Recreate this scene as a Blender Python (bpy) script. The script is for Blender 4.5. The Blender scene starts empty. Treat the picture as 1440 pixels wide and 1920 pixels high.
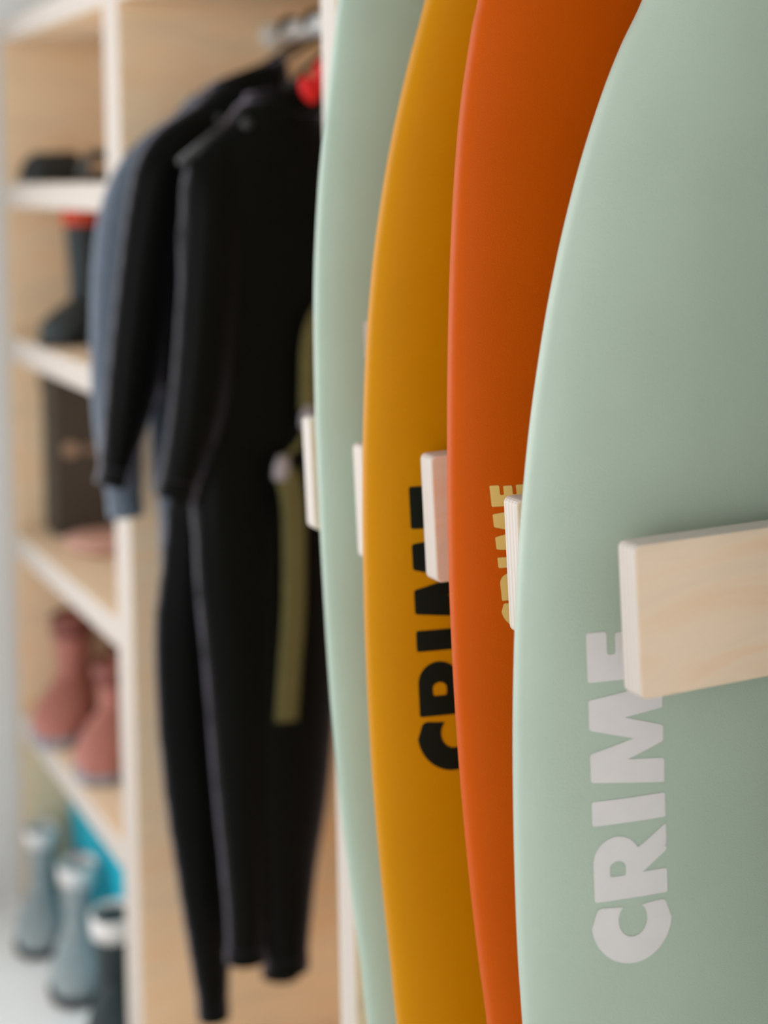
import bpy, bmesh, math, random
from mathutils import Vector, Matrix

random.seed(4)
SC = bpy.context.scene
COL = SC.collection
PI = math.pi

# ------------------------------------------------------------------ camera
# +Y runs along the display wall, +X runs into the wall, the eye is at 1.4 m
TH, PITCH, ROLL, FPX = math.radians(25.6), math.radians(2.0), 0.019, 3000.0
F0 = Vector((math.sin(TH), math.cos(TH), 0)); RT = Vector((math.cos(TH), -math.sin(TH), 0)); UP = Vector((0, 0, 1))
FW = F0 * math.cos(PITCH) - UP * math.sin(PITCH)
UW = UP * math.cos(PITCH) + F0 * math.sin(PITCH)
CR = RT * math.cos(ROLL) - UW * math.sin(ROLL)
CU = RT * math.sin(ROLL) + UW * math.cos(ROLL)
cam = bpy.data.cameras.new('camera')
cam_ob = bpy.data.objects.new('camera', cam); COL.objects.link(cam_ob)
M = Matrix((CR, CU, -FW)).transposed().to_4x4(); M.translation = Vector((0, 0, 1.4))
cam_ob.matrix_world = M
cam.sensor_fit = 'VERTICAL'; cam.sensor_height = 36.0; cam.sensor_width = 27.0
cam.lens = 36.0 * FPX / 1920.0
cam.shift_y = -(960 - 430) / 1920.0
cam.clip_start = 0.02
cam.dof.use_dof = True; cam.dof.focus_distance = 1.16; cam.dof.aperture_fstop = 2.5
SC.camera = cam_ob

# ------------------------------------------------------------------ world and daylight
W = bpy.data.worlds.new('World'); SC.world = W; W.use_nodes = True
W.node_tree.nodes['Background'].inputs[0].default_value = (0.80, 0.88, 1.0, 1)
W.node_tree.nodes['Background'].inputs[1].default_value = 1.0
def area(name, loc, rot, sx, sy, power, color):
    l = bpy.data.lights.new(name, 'AREA'); l.shape = 'RECTANGLE'; l.size = sx; l.size_y = sy
    l.energy = power; l.color = color
    o = bpy.data.objects.new(name, l); COL.objects.link(o); o.location = loc; o.rotation_euler = rot
    return o
# daylight behind two left-wall shop windows, plus an unseen far window added for rim light
area('side_window_daylight', (-3.32, 1.6, 1.5), (0, -PI / 2, 0), 2.2, 1.9, 15, (1.0, 0.985, 0.96))
area('rear_side_window_daylight', (-3.32, -3.0, 1.5), (0, -PI / 2, 0), 2.2, 3.8, 125, (1.0, 0.985, 0.96))
area('added_far_rim_light', (-1.1, 3.24, 1.4), (-PI / 2, 0, 0), 2.7, 2.2, 54, (1.0, 0.985, 0.97))

SC.view_settings.view_transform = 'Standard'; SC.view_settings.look = 'None'
SC.view_settings.exposure = 0.10; SC.view_settings.gamma = 1.0
SC.view_settings.use_curve_mapping = False

# ------------------------------------------------------------------ materials
def new_mat(name, color, rough=0.6, spec=0.35):
    m = bpy.data.materials.new(name); m.use_nodes = True
    b = m.node_tree.nodes['Principled BSDF']
    b.inputs['Base Color'].default_value = (*color, 1); b.inputs['Roughness'].default_value = rough
    b.inputs['Specular IOR Level'].default_value = spec
    return m, m.node_tree, b
def noise(nt, scale, detail=3, vec=None, rough=0.5):
    n = nt.nodes.new('ShaderNodeTexNoise'); n.inputs['Scale'].default_value = scale
    n.inputs['Detail'].default_value = detail; n.inputs['Roughness'].default_value = rough
    if vec is None:
        tc = nt.nodes.new('ShaderNodeTexCoord'); vec = tc.outputs['Object']
    nt.links.new(vec, n.inputs['Vector']); return n
def ramp(nt, fac, stops):
    r = nt.nodes.new('ShaderNodeValToRGB'); nt.links.new(fac, r.inputs[0])
    e = r.color_ramp.elements
    while len(e) < len(stops): e.new(0.5)
    for k, (p, c) in enumerate(stops): e[k].position = p; e[k].color = (*c, 1)
    return r
def bump(nt, b, fac, strength, dist=0.001):
    u = nt.nodes.new('ShaderNodeBump'); u.inputs['Strength'].default_value = strength; u.inputs['Distance'].default_value = dist
    nt.links.new(fac, u.inputs['Height']); nt.links.new(u.outputs[0], b.inputs['Normal'])
def sh(c, k): return tuple(min(1, x * k) for x in c)

def mottled(name, color, rough=0.6, scale=30, amt=0.08, bump_s=0.0, spec=0.35, bscale=None):
    m, nt, b = new_mat(name, color, rough, spec)
    n = noise(nt, scale)
    r = ramp(nt, n.outputs['Fac'], [(0.3, sh(color, 1 - amt)), (0.7, sh(color, 1 + amt))])
    nt.links.new(r.outputs[0], b.inputs['Base Color'])
    if bump_s:
        n2 = noise(nt, bscale or scale * 6, 2); bump(nt, b, n2.outputs['Fac'], bump_s)
    return m
def foam(name, color, rough=0.38, spec=0.5, ior=1.38):
    m, nt, b = new_mat(name, color, rough, spec)
    b.inputs['IOR'].default_value = ior
    n = noise(nt, 9, 2); r = ramp(nt, n.outputs['Fac'], [(0.3, sh(color, 0.97)), (0.7, sh(color, 1.03))])
    nt.links.new(r.outputs[0], b.inputs['Base Color'])
    n2 = noise(nt, 900, 3, rough=0.65)
    bump(nt, b, n2.outputs['Fac'], 0.5, 0.0008)
    return m
def plywood(name, thick_axis, light=(0.75, 0.60, 0.45), plies=9, thickness=0.0198, ek=0.74):
    """birch veneer on the broad faces, layered plies on the cut edges (thick_axis is the sheet's normal)"""
    m, nt, b = new_mat(name, light, 0.5, 0.3)
    tc = nt.nodes.new('ShaderNodeTexCoord')
    mp = nt.nodes.new('ShaderNodeMapping'); nt.links.new(tc.outputs['Object'], mp.inputs['Vector'])
    sc = [7.0, 7.0, 7.0]
    long_axis = {'y': 0, 'z': 1, 'x': 2}[thick_axis]
    sc[long_axis] = 1.3
    mp.inputs['Scale'].default_value = sc
    n = noise(nt, 3.2, 5, mp.outputs[0]); n.inputs['Distortion'].default_value = 1.4
    face = ramp(nt, n.outputs['Fac'], [(0.25, sh(light, 0.88)), (0.5, light), (0.62, (light[0] * 1.0, light[1] * 0.92, light[2] * 0.86)), (0.8, sh(light, 1.08))])
    sp = nt.nodes.new('ShaderNodeSeparateXYZ'); nt.links.new(tc.outputs['Object'], sp.inputs[0])
    ax = {'x': 0, 'y': 1, 'z': 2}[thick_axis]
    mu = nt.nodes.new('ShaderNodeMath'); mu.operation = 'MULTIPLY'; nt.links.new(sp.outputs[ax], mu.inputs[0]); mu.inputs[1].default_value = plies / thickness * PI
    si = nt.nodes.new('ShaderNodeMath'); si.operation = 'SINE'; nt.links.new(mu.outputs[0], si.inputs[0])
    ad = nt.nodes.new('ShaderNodeMath'); ad.operation = 'MULTIPLY_ADD'; nt.links.new(si.outputs[0], ad.inputs[0]); ad.inputs[1].default_value = 0.5; ad.inputs[2].default_value = 0.5
    edge = ramp(nt, ad.outputs[0], [(0.15, sh((0.72, 0.62, 0.54), ek)), (0.6, sh((0.80, 0.72, 0.645), ek))])
    gm = nt.nodes.new('ShaderNodeSeparateXYZ'); nt.links.new(tc.outputs['Normal'], gm.inputs[0])
    ab = nt.nodes.new('ShaderNodeMath'); ab.operation = 'ABSOLUTE'; nt.links.new(gm.outputs[ax], ab.inputs[0])
    gt = nt.nodes.new('ShaderNodeMath'); gt.operation = 'GREATER_THAN'; nt.links.new(ab.outputs[0], gt.inputs[0]); gt.inputs[1].default_value = 0.72
    mx = nt.nodes.new('ShaderNodeMix'); mx.data_type = 'RGBA'
    nt.links.new(gt.outputs[0], mx.inputs[0]); nt.links.new(edge.outputs[0], mx.inputs[6]); nt.links.new(face.outputs[0], mx.inputs[7])
    nt.links.new(mx.outputs[2], b.inputs['Base Color'])
    return m

SAGE = foam('sage_foam', (0.39, 0.475, 0.39))
SAGE2 = foam('sage_foam_far', (0.36, 0.455, 0.37))
ORANGE = foam('orange_foam', (0.51, 0.079, 0.0002), 0.36, 0.5, 1.16)
YELLOW = foam('yellow_foam', (0.54, 0.225, 0.0002), 0.36, 0.5, 1.16)
INK_GREY = mottled('pale_grey_print', (0.64, 0.615, 0.61), 0.5, 60, 0.02)
INK_BLACK = mottled('black_print', (0.005, 0.008, 0.004), 0.5, 60, 0.02, 0, 0.12)
INK_CREAM = mottled('cream_print', (0.66, 0.45, 0.13), 0.5, 60, 0.02)
PLY_Y = plywood('birch_ply_fingers', 'y')
PLY_CAB_Y = plywood('birch_ply_panels', 'y', (0.87, 0.67, 0.455), 5, 0.04, .70)
PLY_CAB_Z = plywood('birch_ply_shelves', 'z', (0.87, 0.69, 0.49), 5, 0.044, .70)
PLY_CAB_X = plywood('birch_ply_backs', 'x', (0.87, 0.67, 0.455), 5, 0.015, .70)
NEO = mottled('black_neoprene', (0.0015, 0.0022, 0.0012), 0.33, 60, 0.15, 0.12, 0.5, 700)
_b = NEO.node_tree.nodes['Principled BSDF']; _b.inputs['IOR'].default_value = 1.14; _b.inputs['Sheen Weight'].default_value = 1.0; _b.inputs['Sheen Roughness'].default_value = 0.32; _b.inputs['Sheen Tint'].default_value = (0.86, 0.80, 1.0, 1)
NEO_SLATE = mottled('slate_neoprene', (0.10, 0.125, 0.165), 0.6, 60, 0.1, 0.2, 0.3, 700)
NEO_GREY = mottled('grey_neoprene', (0.30, 0.345, 0.355), 0.6, 40, 0.1, 0.2, 0.3, 600)
NEO_DARK = mottled('dark_neoprene', (0.03, 0.042, 0.045), 0.6, 40, 0.1, 0.2, 0.3, 600)
RUBBER = mottled('black_rubber', (0.018, 0.022, 0.022), 0.55, 40, 0.1)
WHITE_CUFF = mottled('white_cuff', (0.78, 0.76, 0.75), 0.6, 40, 0.03)
RED = mottled('red_fabric', (0.62, 0.008, 0.008), 0.6, 60, 0.08, 0.2)
RED_CUFF = mottled('red_cuff', (0.62, 0.07, 0.03), 0.6, 60, 0.08, 0.2)
OLIVE = mottled('olive_webbing', (0.105, 0.095, 0.035), 0.75, 80, 0.1, 0.4, 0.2, 500)
PINK = mottled('pink_fabric', (0.42, 0.165, 0.13), 0.65, 40, 0.08, 0.2)
DUSKY = mottled('dusky_red', (0.22, 0.075, 0.06), 0.65, 40, 0.08)
PALE_PINK = mottled('pale_pink', (0.62, 0.36, 0.29), 0.65, 40, 0.06)
GREYTRIM = mottled('grey_trim', (0.30, 0.28, 0.31), 0.6, 40, 0.06)
BOXMAT = mottled('dark_card', (0.062, 0.050, 0.038), 0.7, 25, 0.06)
TAN = mottled('tan_print', (0.36, 0.25, 0.18), 0.6, 40, 0.05)
TEAL = mottled('teal_foam', (0.010, 0.42, 0.56), 0.5, 30, 0.05)
STEEL = mottled('brushed_rail', (0.88, 0.92, 0.93), 0.35, 40, 0.03); 
METAL, _nt, _b = new_mat('dull_metal', (0.45, 0.46, 0.48), 0.35); _b.inputs['Metallic'].default_value = 0.9
_n = noise(_nt, 200); _r = ramp(_nt, _n.outputs['Fac'], [(0.3, (0.4, 0.41, 0.43)), (0.7, (0.5, 0.51, 0.53))]); _nt.links.new(_r.outputs[0], _b.inputs['Base Color'])
HANGER = mottled('black_plastic', (0.010, 0.011, 0.009), 0.35, 40, 0.1)
SNAP = mottled('dark_snap', (0.03, 0.032, 0.036), 0.3, 40, 0.1)
PAINT = mottled('white_wall_paint', (0.76, 0.77, 0.76), 0.85, 3, 0.015, 0.05, 0.2, 200)
REARM = mottled('dark_grey_wall_paint', (0.16, 0.15, 0.14), 0.85, 3, 0.02)
CEIL = mottled('white_ceiling_paint', (0.58, 0.57, 0.55), 0.9, 3, 0.015)
FLOORM = mottled('pale_concrete_floor', (0.92, 0.915, 0.90), 0.45, 4, 0.03, 0.03, 0.4, 60)
FRAMEM = mottled('dark_window_frame', (0.05, 0.05, 0.055), 0.5, 30, 0.05)

# ------------------------------------------------------------------ helpers
def obj(name, bm, mat, parent=None, loc=None, smooth=False):
    """bm is in world coordinates; it becomes ONE mesh object, its origin at loc (or at its parent)"""
    me = bpy.data.meshes.new(name)
    bmesh.ops.recalc_face_normals(bm, faces=bm.faces)
    base = Vector(loc) if loc is not None else (parent['_w'] and Vector(parent['_w']) if parent else Vector((0, 0, 0)))
    bmesh.ops.translate(bm, verts=bm.verts, vec=-base)
    bm.to_mesh(me); bm.free()
    if smooth:
        for p in me.polygons: p.use_smooth = True
    o = bpy.data.objects.new(name, me); COL.objects.link(o)
    me.materials.append(mat)
    if parent:
        o.parent = parent; o.location = base - Vector(parent['_w'])
    else:
        o.location = base
    o['_w'] = tuple(base)
    return o
def thing(name, label, cat, loc=(0, 0, 0), group=None):
    o = bpy.data.objects.new(name, None); COL.objects.link(o); o.location = loc; o['_w'] = tuple(loc)
    o.empty_display_size = 0.05
    return tag(o, label, cat, group)
def tag(o, label, cat, group=None):
    o['label'] = label; o['category'] = cat
    if group: o['group'] = group
    return o
def struct(name, bm, mat):
    o = obj(name, bm, mat, None, (0, 0, 0)); o['kind'] = 'structure'; return o
def box(bm, x0, x1, y0, y1, z0, z1, bev=0.0, seg=2):
    r = bmesh.ops.create_cube(bm, size=1.0)
    vs = r['verts']
    for v in vs:
        v.co = Vector((x0 + (v.co.x + .5) * (x1 - x0), y0 + (v.co.y + .5) * (y1 - y0), z0 + (v.co.z + .5) * (z1 - z0)))
    if bev:
        es = list({e for v in vs for e in v.link_edges})
        bmesh.ops.bevel(bm, geom=es, offset=bev, segments=seg, affect='EDGES', profile=0.5)
    return vs
def B(*a, **k):
    bm = bmesh.new(); box(bm, *a, **k); return bm
def loft(bm, rings, cap=True):
    vr = [[bm.verts.new(p) for p in r] for r in rings]
    n = len(vr[0])
    for a, b in zip(vr[:-1], vr[1:]):
        for i in range(n):
            bm.faces.new((a[i], a[(i + 1) % n], b[(i + 1) % n], b[i]))
    if cap:
        bm.faces.new(vr[0][::-1]); bm.faces.new(vr[-1])
    return vr
def sweep(bm, path, nrm=Vector((0, 1, 0)), seg=14, cap=True):
    """path: (point, width, depth); width is measured across the path in the plane normal to nrm, depth along nrm"""
    pts = [Vector(p[0]) for p in path]; rings = []
    for i, (p, w, d) in enumerate(path):
        t = (pts[min(i + 1, len(pts) - 1)] - pts[max(i - 1, 0)]).normalized()
        s = t.cross(nrm).normalized(); n2 = s.cross(t).normalized()
        rings.append([pts[i] + s * (w * math.cos(a)) + n2 * (d * math.sin(a)) for a in [2 * PI * k / seg for k in range(seg)]])
    return loft(bm, rings, cap)
def spline(pts, n):
    """Catmull-Rom through tuples of any length"""
    out = []; P = [pts[0]] + list(pts) + [pts[-1]]
    for i in range(1, len(P) - 2):
        for k in range(n):
            t = k / n; a, b, c, d = P[i - 1], P[i], P[i + 1], P[i + 2]
            out.append(tuple(0.5 * (2 * b[j] + (c[j] - a[j]) * t + (2 * a[j] - 5 * b[j] + 4 * c[j] - d[j]) * t * t + (3 * b[j] - a[j] - 3 * c[j] + d[j]) * t ** 3) for j in range(len(b))))
    out.append(tuple(pts[-1])); return out
def fuse(bm, voxel, smooth=4, decimate=None):
    """one continuous skin out of overlapping lofts"""
    me = bpy.data.meshes.new('tmp'); bmesh.ops.recalc_face_normals(bm, faces=bm.faces); bm.to_mesh(me); bm.free()
    o = bpy.data.objects.new('tmp', me); COL.objects.link(o)
    r = o.modifiers.new('r', 'REMESH'); r.mode = 'VOXEL'; r.voxel_size = voxel
    s = o.modifiers.new('s', 'SMOOTH'); s.factor = 0.5; s.iterations = smooth
    dg = bpy.context.evaluated_depsgraph_get(); ev = o.evaluated_get(dg)
    m2 = bpy.data.meshes.new_from_object(ev)
    out = bmesh.new(); out.from_mesh(m2)
    bpy.data.objects.remove(o); bpy.data.meshes.remove(me); bpy.data.meshes.remove(m2)
    return out
def copy_tree(o, parent=None):
    c = o.copy(); COL.objects.link(c)
    if parent: c.parent = parent
    for ch in list(o.children): copy_tree(ch, c)
    return c

# ------------------------------------------------------------------ the room
X0, X1, Y0, Y1, H = -3.2, 1.22, -5.5, 3.10, 2.9
struct('floor', B(X0 - .2, X1 + .2, Y0 - .2, Y1 + .2, -0.1, 0.0), FLOORM)
struct('ceiling', B(X0 - .2, X1 + .2, Y0 - .2, Y1 + .2, H, H + 0.1), CEIL)
struct('wall_right', B(X1, X1 + .15, Y0, Y1, 0, H), PAINT)
bm = bmesh.new()
box(bm, X0, -2.45, Y1, Y1 + .15, 0, H); box(bm, 0.25, X1 + .15, Y1, Y1 + .15, 0, H)
box(bm, -2.45, 0.25, Y1, Y1 + .15, 0, 0.3); box(bm, -2.45, 0.25, Y1, Y1 + .15, 2.5, H)
struct('wall_far', bm, PAINT)
bm = bmesh.new()
for a, b in ((Y0, -4.9), (-1.1, 0.65), (2.55, Y1)): box(bm, X0 - .15, X0, a, b, 0, H)
for a, b in ((-4.9, -1.1), (0.65, 2.55)):
    box(bm, X0 - .15, X0, a, b, 0, 0.4); box(bm, X0 - .15, X0, a, b, 2.6, H)
struct('wall_left', bm, PAINT)
struct('wall_rear', B(X0, X1 + .15, Y0 - .15, Y0, 0, H), REARM)
for n, (a, b, ks) in enumerate(((-4.9, -1.1, 3), (0.65, 2.55, 2))):
    bm = bmesh.new()
    for k in range(ks + 1):
        y = a + (b - a - .04) * k / ks; box(bm, X0 - .10, X0 - .04, y, y + .04, 0.4, 2.6)
    for z in (0.4, 2.56): box(bm, X0 - .10, X0 - .04, a, b, z, z + .04)
    struct('window_%d' % (n + 1), bm, FRAMEM)
bm = bmesh.new()
for x in (-2.45, -1.12, 0.21): box(bm, x, x + .04, Y1 + .04, Y1 + .10, 0.3, 2.5)
for z in (0.3, 2.46): box(bm, -2.45, 0.25, Y1 + .04, Y1 + .10, z, z + .04)
struct('window_3', bm, FRAMEM)  # unseen far window, added so board rails and wetsuit edges catch light
struct('baseboard_far', B(0.25, 0.60, Y1 - .012, Y1, 0, 0.07), PAINT)

# ------------------------------------------------------------------ cabinets (front edge at CX)
CX, CB = 0.665, 1.19
SH = [(0.342, 0.386), (0.686, 0.730), (1.060, 1.104), (1.350, 1.394)]
ZT = 1.66
cab = thing('shelf_unit', 'birch plywood shelf unit with open shelves of boots and accessories', 'shelf unit', (CX, 2.35, 0))
obj('side_panel', B(CX, CB, 3.045, 3.085, 0, ZT + .04, bev=.002), PLY_CAB_Y, cab)
obj('side_panel', B(CX, CB, 2.312, 2.350, 0, ZT + .04, bev=.002), PLY_CAB_Y, cab)
obj('top_panel', B(CX + .001, CB, 2.3505, 3.0445, ZT, ZT + .04, bev=.002), PLY_CAB_Z, cab)
obj('back_panel', B(CB, CB + .015, 2.312, 3.085, 0, ZT + .04), PLY_CAB_X, cab)
for z0, z1 in SH:
    obj('shelf', B(CX + .001, CB, 2.3505, 3.0445, z0, z1, bev=.002), PLY_CAB_Z, cab)
bay = thing('hanging_cabinet', 'birch plywood hanging cabinet holding the black wetsuits on a rail', 'wardrobe', (CX, 1.49, 0))
obj('side_panel', B(CX, CB, 2.272, 2.3105, 0, ZT + .04, bev=.002), PLY_CAB_Y, bay)
obj('side_panel', B(CX, CB, 1.492, 1.532, 0, ZT + .04, bev=.002), PLY_CAB_Y, bay)
obj('top_panel', B(CX + .001, CB, 1.5325, 2.2715, ZT, ZT + .04, bev=.002), PLY_CAB_Z, bay)
obj('bottom_panel', B(CX + .001, CB, 1.5325, 2.2715, 0.03, 0.07, bev=.002), PLY_CAB_Z, bay)
obj('back_panel', B(CB, CB + .015, 1.492, 2.3105, 0, ZT + .04), PLY_CAB_X, bay)
RX, RZ = 0.905, 1.612
bm = bmesh.new(); sweep(bm, [((RX, 1.533, RZ), .015, .015), ((RX, 2.2715, RZ), .015, .015)], UP, 20)
rail = obj('hanging_rail', bm, STEEL, bay, smooth=False); rail['label'] = 'pale steel hanging rail'
for p in rail.data.polygons: p.use_smooth = len(p.vertices) == 4
for y in (1.5335, 2.2655):
    bm = bmesh.new(); sweep(bm, [((RX, y, RZ), .019, .019), ((RX, y + .005, RZ), .019, .019)], UP, 20); obj('rail_socket', bm, STEEL, bay)

# ------------------------------------------------------------------ the board rack
rack = thing('board_rack', 'birch plywood surfboard rack with upright dividers between the boards', 'rack', (1.19, 0.6, 0))
obj('back_panel', B(1.195, 1.215, 0.30, 1.47, 0, 1.35, bev=.002), plywood('birch_ply_rack_back', 'x'), rack)
obj('base_plinth', B(0.60, 1.194, 0.30, 1.47, 0, 0.16, bev=.003), PLY_CAB_Z, rack)
TDIV = 0.0198
DIV = [(0.6400, 1.161, 1.0613), (0.8600, 1.161, 1.0613), (1.0072, 1.164, 1.0643), (1.1404, 1.1755, 1.0736), (1.2720, 1.1647, 1.0633), (1.3866, 1.1735, 1.0680)]  # first divider is out of view, added with the white board for shade
for ya, zt, zb in DIV:
    bm = bmesh.new(); box(bm, 0.5744, 1.1945, ya - TDIV, ya, zb, zt)
    for v in bm.verts:                       # the finger ends are cut slightly out of plumb
        if v.co.x < 0.7 and v.co.z < (zb + zt) / 2: v.co.x += 0.0035
    # rounded finger corners, then softened arrises
    es = [e for e in bm.edges if abs(e.verts[0].co.y - e.verts[1].co.y) > .01 and e.verts[0].co.x < .7]
    bmesh.ops.bevel(bm, geom=es, offset=.005, segments=4, affect='EDGES', profile=0.5)
    es = [e for e in bm.edges if len(e.link_faces) == 2 and e.calc_face_angle(0) > .9]
    bmesh.ops.bevel(bm, geom=es, offset=.0013, segments=2, affect='EDGES', profile=0.5)
    obj('divider', bm, PLY_Y, rack)

# ------------------------------------------------------------------ lettering: the word printed up the boards
def arc(cx, cy, rx, ry, a0, a1, n):
    return [(cx + rx * math.cos(math.radians(a0 + (a1 - a0) * k / n)), cy + ry * math.sin(math.radians(a0 + (a1 - a0) * k / n))) for k in range(n + 1)]
GL = {
    'C': (0.0, [[*[(0.66, 0.965)], *arc(0.50, 0.50, 0.50, 0.545, 95, 265, 30), *[(0.66, 0.035), (0.68, 0.10), (0.66, 0.345)],
                 *arc(0.505, 0.495, 0.20, 0.195, -42, -318, 26), (0.66, 0.645), (0.68, 0.90)]]),
    'R': (0.75, [[(0, 0), (0.28, 0), (0.28, 0.345), (0.49, 0.0), (0.80, 0.0), (0.565, 0.40), *arc(0.44, 0.685, 0.285, 0.315, -55, 90, 22), (0, 1)],
                 [(0.27, 0.575), (0.37, 0.575), *arc(0.37, 0.68, 0.075, 0.105, -80, 80, 12), (0.37, 0.785), (0.27, 0.785)]]),
    'I': (1.62, [[(0, 0), (0.28, 0), (0.28, 1), (0, 1)]]),
    'M': (2.12, [[(-.10, 0), (0.18, 0), (0.22, 0.50), (0.375, 0), (0.555, 0), (0.70, 0.53), (0.76, 0), (1.05, 0), (0.93, 1), (0.59, 1), (0.45, 0.42), (0.32, 1), (0, 1)]]),
    'E': (3.25, [[(0, 0), (0.55, 0), (0.55, 0.265), (0.30, 0.265), (0.30, 0.375), (0.54, 0.375), (0.54, 0.625), (0.30, 0.625), (0.30, 0.735), (0.56, 0.735), (0.56, 1), (0, 1)]]),
}
def round_poly(P, r):
    out = []; n = len(P)
    for i in range(n):
        a, b, c = Vector(P[i - 1]), Vector(P[i]), Vector(P[(i + 1) % n])
        u, w = a - b, c - b; lu, lw = u.length, w.length
        if lu < 1e-6 or lw < 1e-6: continue
        ang = math.degrees(u.angle(w))
        if ang > 150 or ang < 35: out.append(tuple(b)); continue
        k = min(r, lu * .45, lw * .45); p0, p1 = b + u / lu * k, b + w / lw * k
        for t in (0, .33, .67, 1):
            out.append(tuple(p0 * (1 - t) ** 2 + b * 2 * t * (1 - t) + p1 * t * t))
    return out
def lettering(fn, zc, xv1, xv0, cap, tilt, rnd=0.035):
    """fn(x, z) gives the board's surface y; zc is the foot of the C, xv1 / xv0 the cap and base lines, at the foot"""
    bm = bmesh.new()
    for ch, (u0, loops) in GL.items():
        part = bmesh.new(); edges = []
        for lp in loops:
            q = round_poly(lp, rnd); vs = [part.verts.new((u0 + u, v, 0)) for u, v in q]
            edges += [part.edges.new((vs[i], vs[(i + 1) % len(vs)])) for i in range(len(vs))]
        bmesh.ops.triangle_fill(part, edges=edges, use_beauty=True)
        for k in range(1, 12):
            bmesh.ops.bisect_plane(part, geom=part.verts[:] + part.edges[:] + part.faces[:], plane_co=(0, -0.1 + k * 0.1, 0), plane_no=(0, 1, 0))
        for k in range(1, 12):
            bmesh.ops.bisect_plane(part, geom=part.verts[:] + part.edges[:] + part.faces[:], plane_co=(u0 - .1 + k * 0.12, 0, 0), plane_no=(1, 0, 0))
        vm = {}
        for v in part.verts:
            z = zc + v.co.x * cap; x = xv0 + (xv1 - xv0) * v.co.y + tilt * (z - zc)
            vm[v] = bm.verts.new((x, fn(x, z) - 0.00035, z))
        for f in part.faces: bm.faces.new([vm[v] for v in f.verts])
        part.free()
    return bm

# ------------------------------------------------------------------ surfboards: rail outlines (z, x) from nose to tail
NEXP, HT = 2.3, 0.043
def interp(tab, z):
    if z >= tab[0][0]: return tab[0][1]
    for (z0, b0), (z1, b1) in zip(tab[:-1], tab[1:]):
        if z1 <= z <= z0: return b0 + (b1 - b0) * (z0 - z) / (z0 - z1)
    return tab[-1][1]
def surfboard(label, ya, xc, table, mat, text, group):
    table = spline(table, 6)
    zt, zb = table[0][0], table[-1][0]
    def thick(z):
        k = 1.0
        if z > 1.56: k = max(0.12, 1 - ((z - 1.56) / (zt - 1.56 + .02)) ** 1.6)
        if z < 0.55: k = max(0.3, 1 - 0.7 * ((0.55 - z) / (0.55 - zb + .01)) ** 1.5)
        return HT * k
    def yoff(z):                              # nose and tail lift towards the deck, outside the middle of the board
        r = 0.0
        if z > 1.62: r -= 0.05 * ((z - 1.62) / .35) ** 2
        return r
    def front(x, z):
        hw = xc - interp(table, z); r = min(.9999, abs(x - xc) / hw)
        return ya + yoff(z) - thick(z) * (1 - r ** NEXP) ** (1 / NEXP)
    bm = bmesh.new(); rings = []; NS = 96
    for z, b in table:
        hw = max(xc - b, 0.004); ht = thick(z); ring = []
        for k in range(NS):
            a = 2 * PI * k / NS; ca, sa = math.cos(a), math.sin(a)
            ring.append(Vector((xc + hw * math.copysign(abs(ca) ** (2 / NEXP), ca), ya + yoff(z) + ht * math.copysign(abs(sa) ** (2 / NEXP), sa), z)))
        rings.append(ring)
    loft(bm, rings)
    o = obj('surfboard', bm, mat, None, (xc, ya, zb), smooth=True)
    tag(o, label, 'surfboard', group)
    zc, xv1, xv0, cap, tilt, ink, inkname = text
    l = obj('lettering', lettering(front, zc, xv1, xv0, cap, tilt), ink, o, smooth=True)
    l['label'] = inkname
    return o
NEAR = [(1.668, 0.809), (1.664, 0.77), (1.645, 0.732), (1.61, 0.7), (1.565, 0.671), (1.517, 0.64876), (1.486, 0.6306), (1.452, 0.61393), (1.408, 0.59621), (1.362, 0.58117), (1.324, 0.57084), (1.29, 0.56295), (1.25, 0.55511), (1.21, 0.54869), (1.161, 0.54263), (1.131, 0.5398), (1.089, 0.53687), (1.043, 0.53485), (1.013, 0.53408), (0.99, 0.53375), (0.955, 0.53363), (0.923, 0.53388), (0.89, 0.53454), (0.858, 0.53569), (0.822, 0.53783), (0.7, 0.545), (0.55, 0.562), (0.4, 0.59), (0.28, 0.625), (0.19, 0.66), (0.165, 0.69), (0.161, 0.809)]
ORA = [(1.93, 0.826), (1.925, 0.79), (1.89, 0.735), (1.8, 0.676), (1.7, 0.636), (1.6, 0.608), (1.53, 0.59403), (1.51, 0.58877), (1.454, 0.57805), (1.404, 0.57188), (1.359, 0.568), (1.304, 0.56464), (1.241, 0.56204), (1.162, 0.56038), (1.104, 0.56038), (1.066, 0.56099), (1.018, 0.5625), (0.973, 0.56467), (0.937, 0.56692), (0.896, 0.57002), (0.86, 0.57319), (0.822, 0.57699), (0.785, 0.58117), (0.743, 0.58658), (0.6, 0.603), (0.45, 0.628), (0.3, 0.66), (0.2, 0.688), (0.168, 0.72), (0.161, 0.826)]
YEL = [(1.84, 0.816), (1.835, 0.775), (1.8, 0.724), (1.72, 0.674), (1.63, 0.64), (1.544, 0.61693), (1.502, 0.60359), (1.453, 0.58948), (1.406, 0.57802), (1.351, 0.56744), (1.301, 0.56037), (1.246, 0.55501), (1.186, 0.55146), (1.141, 0.54999), (1.094, 0.54931), (1.03, 0.54949), (0.974, 0.55065), (0.934, 0.55208), (0.895, 0.554), (0.85, 0.55693), (0.81, 0.56014), (0.769, 0.56393), (0.729, 0.56786), (0.683, 0.57211), (0.55, 0.588), (0.42, 0.611), (0.3, 0.64), (0.2, 0.67), (0.168, 0.7), (0.161, 0.816)]
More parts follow.
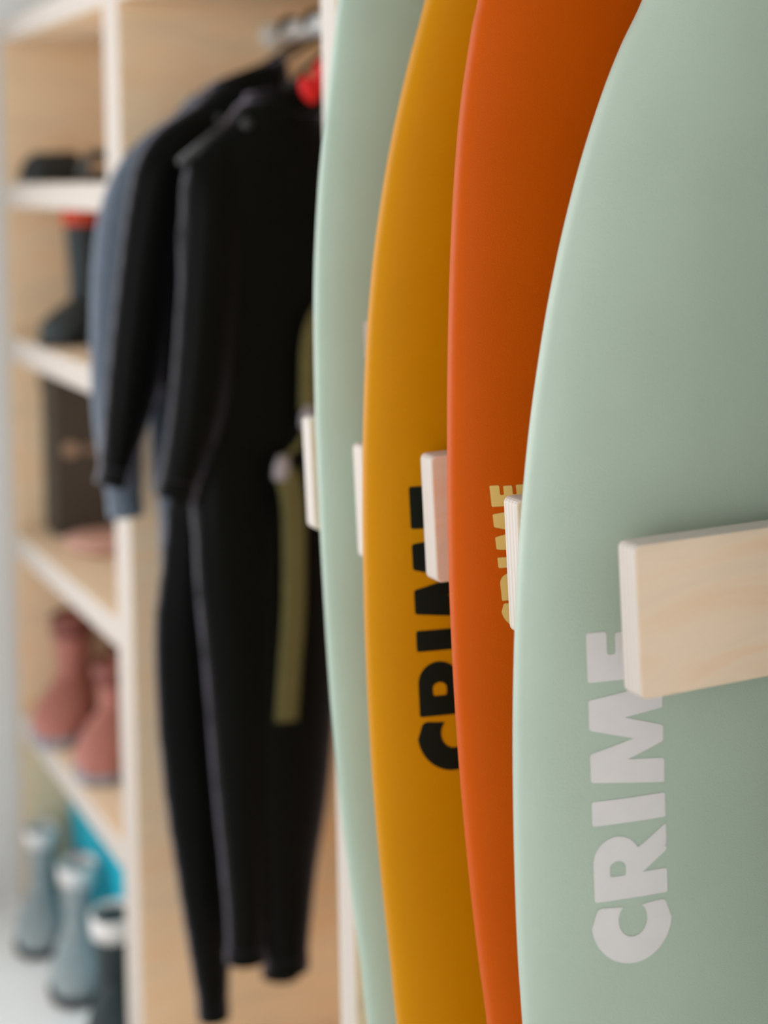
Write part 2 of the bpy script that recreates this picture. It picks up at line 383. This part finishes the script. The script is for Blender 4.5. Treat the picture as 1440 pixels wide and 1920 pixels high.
GRN = [(1.96, 0.827), (1.955, 0.79), (1.92, 0.735), (1.83, 0.676), (1.73, 0.634), (1.64, 0.608), (1.557, 0.59196), (1.501, 0.58358), (1.473, 0.57932), (1.445, 0.57531), (1.417, 0.57172), (1.385, 0.56822), (1.327, 0.5637), (1.27, 0.56142), (1.198, 0.56092), (1.17, 0.56124), (1.101, 0.56281), (1.05, 0.56447), (0.979, 0.56736), (0.936, 0.56955), (0.907, 0.5713), (0.849, 0.57559), (0.8, 0.58019), (0.741, 0.58685), (0.682, 0.5941), (0.617, 0.6007), (0.5, 0.616), (0.38, 0.637), (0.28, 0.66), (0.2, 0.686), (0.168, 0.72), (0.161, 0.827)]
G = 'soft surfboards in the rack'
surfboard('sage green surfboard with pale grey lettering, widest board, in front of the orange one', 0.925, 0.809, NEAR, SAGE, (.8619, .5785, .632, .0599, -.016, INK_GREY, 'pale grey block lettering'), G)
NXT = [(z, .809 - (.809 - b) * .52) for z, b in NEAR]  # unseen board beyond the right edge, added to shade the wide green one
surfboard('added slim white surfboard, out of view, shading the wide sage green board', 0.750, 0.809, NXT, foam('white_foam', (.7, .69, .66)), (.8584, .72, .775, .0604, 0, INK_GREY, 'pale grey block lettering'), G)
surfboard('burnt orange surfboard with small cream lettering', 1.064, 0.8261, ORA, ORANGE, (1.0555, .593, .6195, .0286, -.09, INK_CREAM, 'small cream block lettering'), G)
surfboard('mustard yellow surfboard with large black lettering', 1.196, 0.8161, YEL, YELLOW, (.9024, .587, .642, .0629, -.030, INK_BLACK, 'large black block lettering'), G)
surfboard('pale green surfboard between yellow board and hanging wetsuits', 1.319, 0.8271, GRN, SAGE2, (1.0400, .6000, .655, .0599, -.010, INK_GREY, 'pale grey block lettering'), G)

# ------------------------------------------------------------------ wetsuits on hangers
def hanger(label, y, cx, zs, group):
    """zs: height of the shoulder bar's ends"""
    t = thing('coat_hanger', label, 'hanger', (RX, y, zs), group)
    zn = zs + 0.085
    bm = bmesh.new()
    pts = [((cx - .135, y, zs), .007, .011), ((cx - .07, y, zs + .045), .010, .013), ((cx, y, zn), .013, .013), ((cx + .07, y, zs + .045), .010, .013), ((cx + .135, y, zs), .007, .011)]
    sweep(bm, pts, Vector((0, 1, 0)), 10); obj('shoulder_bar', bm, HANGER, t, smooth=True)
    bm = bmesh.new(); r = 0.0195
    hk = [((cx, y, zn), .0042, .0042), ((cx + (RX - cx) * .5, y, (zn + RZ) / 2 - .01), .0042, .0042), ((RX + r, y, RZ - .006), .0042, .0042)]
    for k in range(1, 9):
        a = -0.3 + k * (PI + .5) / 8; hk.append(((RX + r * math.cos(a), y, RZ + r * math.sin(a)), .0042, .0042))
    sweep(bm, hk, Vector((0, 1, 0)), 8); obj('hook', bm, HANGER, t, smooth=True)
    return t
def suit(label, y, torso, arms, legs, mats, collar, voxel=.006):
    bm = bmesh.new()
    for chain in [torso] + arms + legs:
        sweep(bm, [((x, y + dy, z), w, d) for x, dy, z, w, d in spline(chain, 4)], Vector((0, 1, 0)), 16)
    body = fuse(bm, voxel, 5)
    o = obj('wetsuit', body, mats, None, (torso[0][0], y, torso[0][2]), smooth=True)
    tag(o, label, 'wetsuit', 'wetsuits on the hanging rail')
    # standing collar, open at the top
    cx, z0, z1, rx, ry, sl = collar
    bm = bmesh.new(); N = 28; rings = []
    for (z, k) in ((z0, 1.15), ((z0 + z1) / 2, 1.0), (z1, 0.95), (z1, 0.88), ((z0 + z1) / 2, .9), (z0, 1.0)):
        rings.append([Vector((cx + rx * k * math.cos(2 * PI * i / N), y + ry * k * math.sin(2 * PI * i / N), z + sl * math.cos(2 * PI * i / N) * (z > z0))) for i in range(N)])
    rings.append(rings[0]); loft(bm, rings[:-1] + [rings[0]], cap=False)
    bmesh.ops.remove_doubles(bm, verts=bm.verts, dist=1e-5)
    obj('collar', bm, NEO, o, smooth=True)
    for a in arms:                                        # cuffs and ankle hems
        x, dy, z, w, d = a[-1]; x2, dy2, z2 = a[-2][:3]
        t = (Vector((x, y + dy, z)) - Vector((x2, y + dy2, z2))).normalized(); p = Vector((x, y + dy, z))
        bm = bmesh.new(); sweep(bm, [(p - t * .022, w + .0025, d + .0025), (p + t * .002, w + .0025, d + .0025)], Vector((0, 1, 0)), 18); obj('cuff', bm, mats, o, smooth=False)
    for a in legs:
        x, dy, z, w, d = a[-1]; x2, dy2, z2 = a[-2][:3]
        t = (Vector((x, y + dy, z)) - Vector((x2, y + dy2, z2))).normalized(); p = Vector((x, y + dy, z))
        bm = bmesh.new(); sweep(bm, [(p - t * .018, w + .002, d + .002), (p + t * .002, w + .002, d + .002)], Vector((0, 1, 0)), 18); obj('ankle_hem', bm, mats, o, smooth=False)
    return o
# nearest suit
Y = 2.0
s1 = suit('black wetsuit with olive pull cord and red neck lining, nearest on the rail', Y,
    [(.80, 0, 1.500, .050, .040), (.80, 0, 1.470, .075, .042), (.80, 0, 1.425, .115, .040), (.80, 0, 1.33, .142, .036), (.80, 0, 1.20, .136, .034), (.795, 0, 1.10, .128, .032), (.79, 0, 1.00, .126, .032), (.785, 0, .93, .118, .030)],
    [[(.765, 0, 1.462, .030, .030), (.715, 0, 1.405, .043, .032), (.709, -.006, 1.33, .046, .032), (.695, -.01, 1.215, .043, .030), (.674, -.014, 1.09, .037, .028), (.640, -.018, .985, .024, .026)],
     [(.835, 0, 1.462, .030, .030), (.890, 0, 1.405, .043, .032), (.905, 0, 1.30, .043, .030), (.925, 0, 1.16, .038, .028), (.945, 0, .985, .026, .024)]],
    [[(.735, -.004, 1.04, .062, .030), (.724, -.008, .90, .055, .033), (.728, -.008, .74, .048, .033), (.730, -.006, .58, .040, .030), (.731, -.004, .45, .030, .026), (.731, -.004, .350, .0265, .024)],
     [(.835, 0, 1.04, .075, .030), (.802, -.006, .90, .077, .034), (.797, -.010, .72, .073, .036), (.794, -.010, .57, .061, .034), (.791, -.008, .45, .042, .028), (.7875, -.008, .326, .029, .025)]],
    NEO, (.815, 1.480, 1.520, .060, .040, .012))
# red neck lining folded out at the collar
for nm, c, r, tilt in (('neck_lining', (.852, 1.948, 1.533), (.018, .012, .028), .35), ('neck_lining', (.826, 1.944, 1.512), (.012, .010, .020), -.45)):
    bm = bmesh.new(); bmesh.ops.create_uvsphere(bm, u_segments=20, v_segments=12, radius=1)
    for v in bm.verts:
        p = Vector((v.co.x * r[0], v.co.y * r[1], v.co.z * r[2])); q = Matrix.Rotation(tilt, 3, 'Y') @ p; v.co = q + Vector(c)
    o = obj(nm, bm, RED, s1, smooth=True); o['label'] = 'red neck lining'
def ribbon(pts, w, t, mat, parent, name):
    bm = bmesh.new(); sweep(bm, [(Vector(p), w, t) for p in pts], Vector((0, 1, 0)), 12)
    return obj(name, bm, mat, parent, smooth=True)
o = ribbon(spline([(.85, 1.962, 1.225), (.832, 1.950, 1.208), (.820, 1.945, 1.175), (.817, 1.944, 1.13), (.815, 1.944, 1.090)], 3), .0125, .0028, OLIVE, s1, 'pull_cord'); o['label'] = 'olive pull cord'
o = ribbon(spline([(.781, 1.945, 1.012), (.790, 1.943, .975), (.791, 1.943, .90), (.788, 1.943, .82), (.781, 1.943, .75), (.775, 1.944, .680)], 3), .0165, .0028, OLIVE, s1, 'pull_cord'); o['label'] = 'olive pull cord'
o = ribbon(spline([(.814, 1.943, 1.068), (.800, 1.943, 1.045), (.779, 1.944, 1.028)], 3), .004, .0025, OLIVE, s1, 'pull_cord'); o['label'] = 'thin olive cord'
for c, r in (((.814, 1.943, 1.080), .011), ((.776, 1.944, 1.016), .012)):
    bm = bmesh.new(); sweep(bm, [((c[0] - .004, c[1], c[2] - r * 1.3), r * .75, .004), ((c[0], c[1], c[2]), r, .005), ((c[0] + .003, c[1], c[2] + r * 1.3), r * .7, .004)], Vector((0, 1, 0)), 14)
    o = obj('cord_clip', bm, GREYTRIM, s1, smooth=True); o['label'] = 'small grey cord clip'
for c in ((.742, 1.957, 1.468),):
    bm = bmesh.new(); bmesh.ops.create_uvsphere(bm, u_segments=14, v_segments=8, radius=.007); bmesh.ops.translate(bm, verts=bm.verts, vec=c); obj('snap_button', bm, SNAP, s1, smooth=True)
# second suit
Y = 2.1
s2 = suit('long black wetsuit behind the nearest one, its leg hanging lowest', Y,
    [(.80, 0, 1.530, .050, .036), (.80, 0, 1.500, .080, .040), (.80, 0, 1.45, .130, .038), (.80, 0, 1.35, .150, .034), (.80, 0, 1.20, .140, .032), (.80, 0, 1.08, .130, .030), (.80, 0, .95, .128, .030), (.79, 0, .86, .118, .028)],
    [[(.765, 0, 1.488, .032, .030), (.690, 0, 1.428, .045, .032), (.667, 0, 1.36, .047, .032), (.646, 0, 1.245, .044, .030), (.622, 0, 1.11, .038, .028), (.590, 0, .988, .019, .026)],
     [(.835, 0, 1.488, .032, .030), (.910, 0, 1.428, .045, .032), (.93, 0, 1.30, .044, .030), (.945, 0, 1.15, .038, .028), (.965, 0, .99, .024, .024)]],
    [[(.735, 0, 1.00, .062, .030), (.722, 0, .86, .066, .034), (.710, 0, .76, .066, .034), (.708, 0, .59, .058, .032), (.711, 0, .43, .043, .028), (.718, 0, .225, .021, .022)],
     [(.86, 0, 1.00, .062, .030), (.86, 0, .80, .064, .034), (.85, 0, .59, .056, .032), (.835, 0, .43, .043, .028), (.82, 0, .26, .026, .024)]],
    NEO, (.80, 1.500, 1.548, .060, .038, .020))
bm = bmesh.new(); bmesh.ops.create_uvsphere(bm, u_segments=14, v_segments=8, radius=.006); bmesh.ops.translate(bm, verts=bm.verts, vec=(.742, 2.058, 1.478)); obj('snap_button', bm, SNAP, s2, smooth=True)
# third suit
Y = 2.192
s3 = suit('slate grey wetsuit deepest on the rail against the plywood panel', Y,
    [(.80, 0, 1.520, .050, .036), (.80, 0, 1.490, .080, .038), (.80, 0, 1.44, .130, .036), (.80, 0, 1.34, .148, .034), (.80, 0, 1.20, .140, .032), (.80, 0, 1.08, .130, .030), (.80, 0, .95, .126, .030)],
    [[(.765, 0, 1.478, .032, .030), (.690, 0, 1.412, .047, .032), (.648, -.008, 1.335, .046, .033), (.632, -.012, 1.205, .044, .032), (.625, -.012, 1.06, .036, .030), (.632, -.012, .928, .022, .024)],
     [(.835, 0, 1.478, .032, .030), (.910, 0, 1.412, .047, .032), (.93, 0, 1.30, .044, .030), (.95, 0, 1.15, .038, .028), (.965, 0, .97, .024, .024)]],
    [[(.745, 0, 1.00, .062, .030), (.745, 0, .80, .060, .032), (.745, 0, .60, .052, .030), (.748, 0, .40, .030, .026)],
     [(.86, 0, 1.00, .062, .030), (.86, 0, .80, .060, .032), (.85, 0, .60, .052, .030), (.84, 0, .40, .030, .026)]],
    NEO_SLATE, (.815, 1.495, 1.545, .055, .038, .020))
hanger('black coat hanger carrying the nearest wetsuit', 2.0, .80, 1.418, 'hangers on the rail')
hanger('black coat hanger carrying the long second wetsuit', 2.1, .80, 1.448, 'hangers on the rail')
hanger('black coat hanger carrying the slate grey wetsuit', 2.192, .80, 1.436, 'hangers on the rail')

# ------------------------------------------------------------------ neoprene boots
def make_boot(label, x, y, z, rot, body, cuff, cufflabel, group, hgt=0.20, pull=None, S=0.78, T=0.82, solemat=None):
    hgt /= S
    t = thing('neoprene_boot', label, 'boot', (x, y, z), group)
    bm = bmesh.new()
    # shaft (vertical) and foot (towards local -Y)
    sweep(bm, [((0, .02, hgt), .043 * T, .050 * T), ((0, .022, hgt * .75), .040 * T, .048 * T), ((0, .026, hgt * .5), .037 * T, .046 * T), ((0, .028, hgt * .3), .036, .048), ((0, .030, .025), .034, .044)], Vector((0, 1, 0)), 18)
    rings = []
    for yy, w, h in ((.072, .022, .030), (.055, .038, .055), (.02, .044, .080), (-.03, .050, .078), (-.08, .057, .064), (-.125, .055, .050), (-.16, .038, .034), (-.172, .018, .020)):
        rings.append([Vector((w * math.cos(a), yy, .012 + h / 2 + h / 2 * math.sin(a))) for a in [2 * PI * k / 18 for k in range(18)]])
    loft(bm, rings)
    bm = fuse(bm, .006, 4); M = Matrix.Translation((x, y, z)) @ Matrix.Rotation(rot, 4, 'Z') @ Matrix.Scale(S, 4); bmesh.ops.transform(bm, matrix=M, verts=bm.verts)
    obj('boot_upper', bm, body, t, smooth=True)
    bm = bmesh.new(); rings = []
    out = [(.076, .020), (.05, .040), (0, .046), (-.05, .055), (-.10, .060), (-.145, .050), (-.176, .022)]
    prof = [(w, yy) for yy, w in out] + [(-w, yy) for yy, w in out[::-1]]
    for zz, k in ((0, .96), (.006, 1.0), (.018, 1.0), (.022, .95)):
        rings.append([Vector((px * k, py * k, zz)) for px, py in prof])
    loft(bm, rings); bmesh.ops.transform(bm, matrix=M, verts=bm.verts); so = obj('sole', bm, solemat or RUBBER, t)
    bm = bmesh.new(); N = 22; rings = []
    for zz, k in ((hgt - .028, 1.06), (hgt + .008, 1.10), (hgt + .010, 1.0), (hgt - .01, .85), (hgt - .028, .85)):
        rings.append([Vector((.044 * T * k * math.cos(2 * PI * i / N), .02 + .052 * T * k * math.sin(2 * PI * i / N), zz)) for i in range(N)])
    loft(bm, rings + [rings[0]], cap=False); bmesh.ops.remove_doubles(bm, verts=bm.verts, dist=1e-5)
    bmesh.ops.transform(bm, matrix=M, verts=bm.verts); c = obj('cuff', bm, cuff, t, smooth=True); c['label'] = cufflabel
    if pull:
        bm = B(-.008, .008, .062, .070, hgt - .05, hgt + .012, bev=.002); bmesh.ops.transform(bm, matrix=M, verts=bm.verts); p = obj('pull_tab', bm, pull, t); p['label'] = 'pink pull tab'
    return t
BG = 'boots under the lowest shelf'
ROT = -0.30
make_boot('grey neoprene boot with white cuff, rearmost of the row on the floor', .678, 2.955, 0, ROT, NEO_GREY, WHITE_CUFF, 'white cuff', BG, .175)
make_boot('grey neoprene boot with white cuff and pink tab, between two others on the floor', .698, 2.765, 0, ROT, NEO_GREY, WHITE_CUFF, 'white cuff', BG, .175, RED_CUFF, .84, .86)
make_boot('dark neoprene boot with white cuff, largest and nearest on the floor', .694, 2.515, 0, ROT, NEO_DARK, WHITE_CUFF, 'white cuff', BG, .190, None, .90, .95)
make_boot('dark neoprene boot with red cuff on the shelf above the dark box', .772, 2.905, 1.1045, -.6, NEO_DARK, RED_CUFF, 'red cuff', 'boots on the upper shelf', .235, None, .86, 1.0)
make_boot('dark neoprene boot with red cuff, half hidden behind the wetsuit sleeves', .820, 2.745, 1.1045, -.6, NEO_DARK, RED_CUFF, 'red cuff', 'boots on the upper shelf', .235, None, .86, 1.0)

# teal foam board on its long edge under the lowest shelf
bm = bmesh.new(); out = []
for cx, cz, a0 in ((3.035 - .05, .32 - .05, 0), (2.42 + .05, .32 - .05, 90), (2.42 + .05, .05, 180), (3.035 - .05, .05, 270)):
    out += arc(cx, cz, .05, .05, a0, a0 + 90, 8)
rings = [[Vector((x, u + (u - 2.73) * -k, v + (v - .15) * -k)) for u, v in out] for x, k in ((.752, .03), (.757, 0), (.785, 0), (.790, .03))]
for r in rings:
    for p in r: p.z = max(p.z, 0.0)
bmx = loft(bm, rings)
bb = obj('bodyboard', bm, TEAL, None, (.77, 2.73, 0)); tag(bb, 'teal foam bodyboard standing on its long edge behind the boots', 'bodyboard')

# ------------------------------------------------------------------ slide sandals on the top shelf
def sandal(label, x, y, z, rot, group):
    t = thing('slide_sandal', label, 'sandal', (x, y, z), group)
    M = Matrix.Translation((x, y, z)) @ Matrix.Rotation(rot, 4, 'Z') @ Matrix.Scale(.85, 4)
    out = [(.11, .024), (.07, .036), (0, .036), (-.06, .044), (-.10, .040), (-.128, .020)]
    prof = [(w, yy) for yy, w in out] + [(-w, yy) for yy, w in out[::-1]]
    bm = bmesh.new(); loft(bm, [[Vector((px * k, py * k, zz)) for px, py in prof] for zz, k in ((0, .95), (.005, 1), (.02, 1), (.024, .96))])
    bmesh.ops.transform(bm, matrix=M, verts=bm.verts); obj('sole', bm, RUBBER, t)
    bm = bmesh.new(); rings = []
    for yy, s in ((-.118, .70), (-.10, .95), (-.02, 1.0), (-.005, .97)):
        o_ = [(.047 * s * math.cos(a), .008 + .060 * s * math.sin(a)) for a in [PI * k / 12 for k in range(13)]]
        i_ = [(.041 * s * math.cos(a), .008 + .053 * s * math.sin(a)) for a in [PI * k / 12 for k in range(12, -1, -1)]]
        rings.append([Vector((a, yy, b)) for a, b in o_ + i_])
    loft(bm, rings); bmesh.ops.transform(bm, matrix=M, verts=bm.verts); obj('strap', bm, RUBBER, t, smooth=True)
    return t
sandal('black slide sandal at the far end of the top shelf', .775, 2.935, 1.3945, -1.4, 'sandals on the top shelf')
sandal('black slide sandal beside the upright panel, hole under its strap showing', .774, 2.785, 1.3945, -.25, 'sandals on the top shelf')

# ------------------------------------------------------------------ dark box and pink pouch on the middle shelf
bx = thing('storage_box', 'dark brown cardboard box with a tan round mark on its front', 'box', (.85, 2.99, .730))
obj('box_body', B(.722, .985, 2.950, 3.040, .7305, 1.015, bev=.003), BOXMAT, bx)
obj('lid', B(.719, .988, 2.947, 3.042, 1.0, 1.035, bev=.003), BOXMAT, bx)
bm = bmesh.new(); bmesh.ops.create_cone(bm, segments=32, radius1=.015, radius2=.015, depth=.0008, cap_ends=True)
bmesh.ops.transform(bm, matrix=Matrix.Translation((.752, 2.9495, .893)) @ Matrix.Rotation(PI / 2, 4, 'X'), verts=bm.verts); o = obj('round_mark', bm, TAN, bx); o['label'] = 'tan round mark'
bm = bmesh.new()
for k in range(6): box(bm, .779 + k * .0125, .787 + k * .0125, 2.9488, 2.9498, .884, .897 + (.003 if k % 3 == 0 else 0))
o = obj('printed_line', bm, TAN, bx); o['label'] = 'tan blurred print'
def pouch(name, label, cat, c, r, mat, rot, group=None, e=2.6):
    bm = bmesh.new(); rings = []; N = 24
    for k in range(1, 12):
        ph = -PI / 2 + PI * k / 12; rr = max(abs(math.cos(ph)), 0) ** (2 / e); zz = math.copysign(abs(math.sin(ph)) ** (2 / e), math.sin(ph))
        rings.append([Vector((r[0] * rr * math.copysign(abs(math.cos(2 * PI * i / N)) ** (2 / e), math.cos(2 * PI * i / N)), r[1] * rr * math.copysign(abs(math.sin(2 * PI * i / N)) ** (2 / e), math.sin(2 * PI * i / N)), r[2] * zz)) for i in range(N)])
    loft(bm, rings); bmesh.ops.transform(bm, matrix=Matrix.Translation(c) @ Matrix.Rotation(rot, 4, 'Z'), verts=bm.verts)
    o = obj(name, bm, mat, None, (c[0], c[1], c[2] - r[2]), smooth=True); tag(o, label, cat, group)
    bm = bmesh.new(); sweep(bm, [((c[0] + r[0] * 1.005 * math.cos(a) * .9, c[1] + r[1] * 1.005 * math.sin(a) * .9, c[2]), .002, .002) for a in [2 * PI * k / 24 for k in range(25)]], UP, 6)
    bmesh.ops.transform(bm, matrix=Matrix.Translation(c) @ Matrix.Rotation(rot, 4, 'Z') @ Matrix.Translation([-v for v in c]), verts=bm.verts)
    obj('zip_line', bm, GREYTRIM, o, smooth=True)
    return o
pouch('flat_pouch', 'pale pink flat pouch lying in front of the dark box', 'pouch', (.785, 2.83, .7425), (.072, .085, .012), PALE_PINK, .1)

# ------------------------------------------------------------------ pink boots on the low shelf
WG = 'pink boots on the low shelf'
make_boot('pink boot with dusky cuff at the far front of the low shelf', .742, 2.945, .3865, -.45, PINK, DUSKY, 'dusky red cuff', WG, .185, None, .95, .9, GREYTRIM)
make_boot('pink boot with dusky cuff, nearest the upright on the low shelf', .765, 2.735, .3865, -.45, PINK, DUSKY, 'dusky red cuff', WG, .150, None, .95, .9, GREYTRIM)
make_boot('pink boot with dusky cuff behind the far front pink boot', .850, 2.920, .3865, -.35, PINK, DUSKY, 'dusky red cuff', WG, .150, None, .95, .9, GREYTRIM)
make_boot('pink boot with dusky cuff behind the one nearest the upright', .905, 2.635, .3865, -.35, PINK, DUSKY, 'dusky red cuff', WG, .150, None, .95, .9, GREYTRIM)

for o in bpy.data.objects:
    if '_w' in o: del o['_w']
